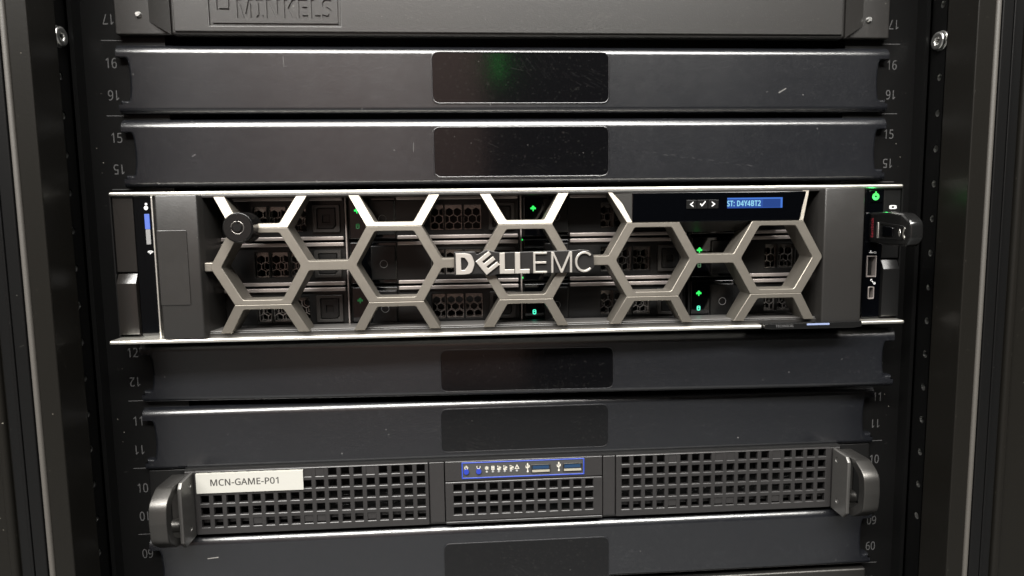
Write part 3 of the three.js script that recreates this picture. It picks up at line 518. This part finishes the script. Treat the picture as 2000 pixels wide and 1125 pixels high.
// ---------------------------------------------------------------- slim server with handles
{
  const t = thing('rack_server', 'slim one-unit server with square-hole grilles, two handles and a white name label', 'server', [0, -178, 0]);
  const T1 = -133.4, B1 = -175.2;
  obj('chassis', [bx(-216, 216, T1 - 0.2, T1 + 1, -300, 8), bx(-216, 216, B1 - 0.6, B1 + 0.6, -300, 8), bx(-216, -215, B1 + 0.6, T1 - 0.2, -300, 8), bx(215, 216, B1 + 0.6, T1 - 0.2, -300, 8), bx(-215, 215, B1 + 0.6, T1 - 0.2, -28, -26)], M.darker, t);
  const S = 2.6;
  const grid = (xs, ys) => { const hs = []; for (const x of xs) for (const y of ys) hs.push(rect(x - S, x + S, y - S, y + S)); return hs; };
  const seq = (a, d, n) => Array.from({ length: n }, (_, i) => a + d * i);
  const gl = (nm, x0, x1, y0, y1, xs, ys) => obj(nm, ext(shape(rect(x0, x1, y0, y1, 0.8), grid(xs, ys)), 7, 10, 0.28, 1), M.grille, t);
  const yr = [-136.9, -144.5, -152.2, -160.1, -168.0];
  const xl = seq(-203.9, 8.06, 18), xr = seq(68, 7.93, 18);
  const left = gl('grille', -209.6, -62, B1, T1, xl, yr), right = gl('grille', 61.6, 209.4, B1, T1, xr, yr);
  gl('grille', -51.3, 52.4, -173.4, -147.2, seq(-43.3, 7.9, 12), [-151.2, -159.1, -166.8]);
  // ledge and filled holes behind the grilles
  for (const [p, xs] of [[left, xl], [right, xr]]) {
    obj('inner_ledge', bx(xs[0] - 4, xs[17] + 4, -169.0, -164.6, 3, 6.6, 0.6), M.grille, p);
    for (const k of [4, 8, 9, 13]) for (const g of [bx(xs[k] - S, xs[k] + S, yr[4] - S + 1, yr[4] + S, 7.4, 9.4), bx(xs[k] - S, xs[k] + S, yr[0] - S, yr[0] + S, 7.4, 9.6)]) obj('hole_plug', g, M.grille, p);
  }
  obj('fan_guard', [...[-180, -150, -120, -90, 92, 124, 156, 188].map((x) => new THREE.TorusGeometry(15, 0.8, 6, 28).translate(x, -154, -12)), ...[-180, -150, -120, -90, 92, 124, 156, 188].map((x) => new THREE.TorusGeometry(8, 0.8, 6, 24).translate(x, -154, -12))], M.dark, t);
  for (const [a, b] of [[-61.6, -51.9], [53.0, 61.2], [-216, -210], [209.8, 216]]) obj('front_post', bx(a, b, B1 + 0.4, T1 - 0.4, 2, 8.6, 0.4), M.grille, t);
  obj('bay_ledge', bx(-51.3, 52.4, B1 - 0.2, -173.7, 2, 10.6, 0.5), M.grille, t);
  // control panel
  const cpT = canvasTex(1024, 136, (c, W, H) => {
    c.fillStyle = '#2b2b2b'; c.fillRect(0, 0, W, H); c.strokeStyle = c.fillStyle = '#a39f95'; c.lineWidth = 5;
    const u = W / 80.4, X = (mm) => (mm + 40.2) * u;
    const ring = (x, y, r, a, b) => { c.beginPath(); c.arc(x, y, r, a, b); c.stroke(); };
    ring(X(-37.4), 44, 13, -0.9, 4.04); c.fillRect(X(-37.4) - 3, 25, 6, 20); ring(X(-29.4), 40, 14, -0.6, 3.9); 
    const yi = 52; ring(X(-24), yi, 7, 0, 7); for (let k = 0; k < 8; k++) { c.beginPath(); c.moveTo(X(-24) + 10 * Math.cos(k * .785), yi + 10 * Math.sin(k * .785)); c.lineTo(X(-24) + 17 * Math.cos(k * .785), yi + 17 * Math.sin(k * .785)); c.stroke(); }
    c.strokeRect(X(-20) - 10, yi - 14, 20, 30); ring(X(-20), yi, 5, 0, 7);
    for (const x of [-16.2, -12.2, -8]) { c.strokeRect(X(x) - 9, yi + 4, 12, 10); c.strokeRect(X(x) + 5, yi - 4, 12, 10); c.fillRect(X(x) - 12, yi - 18, 6, 12); c.fillRect(X(x) - 3, yi - 14, 9, 4); c.fillRect(X(x) - 12, yi + 16, 30, 4); }
    c.beginPath(); c.moveTo(X(-4.2), yi - 18); c.lineTo(X(-4.2) + 17, yi + 14); c.lineTo(X(-4.2) - 17, yi + 14); c.closePath(); c.stroke(); c.fillRect(X(-4.2) - 2, yi - 6, 4, 12);
    for (const x of [2.8, 23.4]) { c.fillRect(X(x) - 2.5, 28, 6, 62); c.beginPath(); c.moveTo(X(x), 20); c.lineTo(X(x) + 9, 36); c.lineTo(X(x) - 9, 36); c.fill(); c.fillRect(X(x) - 16, 44, 6, 18); c.fillRect(X(x) - 14, 60, 16, 6); c.fillRect(X(x) + 8, 40, 8, 16); c.fillRect(X(x), 56, 14, 6); c.beginPath(); c.arc(X(x) + 0.5, 94, 8, 0, 7); c.fill(); }
  });
  const cp = obj('control_panel', bx(-51.3, 52.4, -146.9, T1 - 0.1, 2, 9.2, 0.5), M.grille, t);
  obj('icon_print', new THREE.PlaneGeometry(80.4, 10.7).translate(0, -139.8, 9.45), new THREE.MeshPhysicalMaterial({ map: cpT, roughness: 0.45 }), cp, { keep: true });
  const bo = rect(-40.4, 40.4, -145.3, -134.3, 0.4), bi = rect(-39.6, 39.6, -144.5, -134.9, 0.3);
  obj('blue_border', ext(shape(bo, [bi]), 9.1, 9.75, 0.12, 1), M.blueLine, cp);
  for (const x of [-37.4, -29.3]) obj('push_button', [cyl(1.7, 9.3, 10.6, x, -140.4, 20)], M.blueBtn, cp);
  for (const x of [-24, -20, -16.1, -12.2, -8.2, -4.3]) obj('indicator_lens', new THREE.SphereGeometry(0.85, 12, 8).scale(1, 1, 0.5).translate(x, -141.2, 9.5), M.grey, cp);
  for (const x of [5.2, 26.2]) {
    const u = obj('usb_port', ext(shape(rect(x, x + 12.5, -142.6, -137.2, 0.3), [rect(x + 0.4, x + 12.1, -142.2, -137.6, 0.2)]), 3, 10.3, 0.08, 1), M.steel, cp);
    obj('port_hollow', bx(x + 0.4, x + 12.1, -142.2, -137.6, 9.47, 9.55), M.hollow, u);
    obj('port_tongue', bx(x + 0.9, x + 11.6, -140.2, -138.0, 9.5, 10.1), M.usbBlue, u);
    obj('port_lip', bx(x + 0.5, x + 12.0, -142.2, -141.0, 9.5, 10.45), M.usbLip, u);
  }
  // handles
  for (const s of [-1, 1]) {
    const P = (g) => (s < 0 ? g : g.scale(-1, 1, 1)); // mirrored, faces turned back below
    const flip = (g) => { if (s < 0) return g; const q = g.index ? g.toNonIndexed() : g; for (const k of Object.keys(q.attributes)) { const a = q.attributes[k]; for (let i = 0; i < a.count; i += 3) for (let c = 0; c < a.itemSize; c++) { const v = a.array[(i + 1) * a.itemSize + c]; a.array[(i + 1) * a.itemSize + c] = a.array[(i + 2) * a.itemSize + c]; a.array[(i + 2) * a.itemSize + c] = v; } } return q; };
    const outer = poly([[9, -135], [30, -134.6, 6], [40.5, -141, 9], [41.5, -153, 8], [40.5, -165, 9], [30, -173, 6], [9, -174.6]]), hole = poly([[12, -138.6], [28, -138.2, 5], [35.6, -143, 7], [36.8, -153, 6], [35.6, -163, 7], [28, -169, 5], [12, -170.4]]);
    const loop = ext(shape(outer, [hole]), 0, 10.4, 0.7, 3).rotateY(-Math.PI / 2).translate(-213.2, 0, 0); // x from -223.6 to -213.2
    const hb = obj('handle', flip(P(loop)), M.steel, t);
    const plate = ext(shape(poly([[9.6, -134], [25, -134.4], [27.4, -137.5], [27.4, -172], [24, -176.2], [9.6, -175.6]], 0.6), [[14.5, -140.5], [16.5, -168]].map(([z, y]) => new THREE.EllipseCurve(z, y, 1.5, 1.5, 0, 6.283).getPoints(12))), 0, 2.4, 0.5, 2).rotateY(-Math.PI / 2).translate(-210.2, 0, 0);
    obj('handle_plate', flip(P(plate)), M.plate, hb);
    for (const [z, y] of [[14.5, -140.5], [16.5, -168]]) obj('handle_screw', turnX(cyl(1.6, -0.6, 0.6, 0, 0, 12)).translate(s * 211.4, y, z), M.zinc, hb);
    obj('thumb_screw', turnX(cyl(4.2, -2.5, 2.5, 0, 0, 24)).translate(s * 216.8, -163.5, 20), M.steel, hb);
    obj('rack_ear', bx(s < 0 ? -240 : 216.2, s < 0 ? -216.2 : 240, B1, T1 - 0.6, 1, 3.4, 0.5), M.dark, t);
  }
  // paper label
  const lt = canvasTex(1024, 200, (c, W, H) => { c.fillStyle = '#868580'; c.fillRect(0, 0, W, H); const r = rng(5); for (let i = 0; i < 900; i++) { c.fillStyle = `rgba(120,110,80,${0.03 * r()})`; c.fillRect(r() * W, r() * H, 2 + r() * 12, 1 + r() * 3); } c.fillStyle = '#2c2b29'; c.font = '92px sans-serif'; c.textBaseline = 'middle'; c.save(); c.translate(128, 92); c.scale(1.02, 1); c.fillText('MCN-GAME-P01', 0, 0); c.lineWidth = 3; c.strokeStyle = '#2c2b29'; c.strokeText('MCN-GAME-P01', 0, 0); c.restore(); });
  const lm = new THREE.MeshPhysicalMaterial({ map: lt, roughness: 0.45 });
  obj('name_label', new THREE.BoxGeometry(66.6, 12.6, 0.5).translate(-174.9, -141.2, 10.6), lm, t, { keep: true }).userData.label = 'white paper label printed MCN-GAME-P01';
  obj('label_fold', new THREE.BoxGeometry(66.6, 0.5, 4).translate(-174.9, -134.7, 8.4), M.cream, t);
}
// small crumb in the gap above the lowest panel
tag(obj('crumb', new THREE.IcosahedronGeometry(1.1, 1).scale(1.25, 0.9, 1).translate(70.4, -174.2, 3), M.white), 'tiny white crumb in the gap under the right grille of the slim server', 'crumb');

renderer.render(scene, camera);
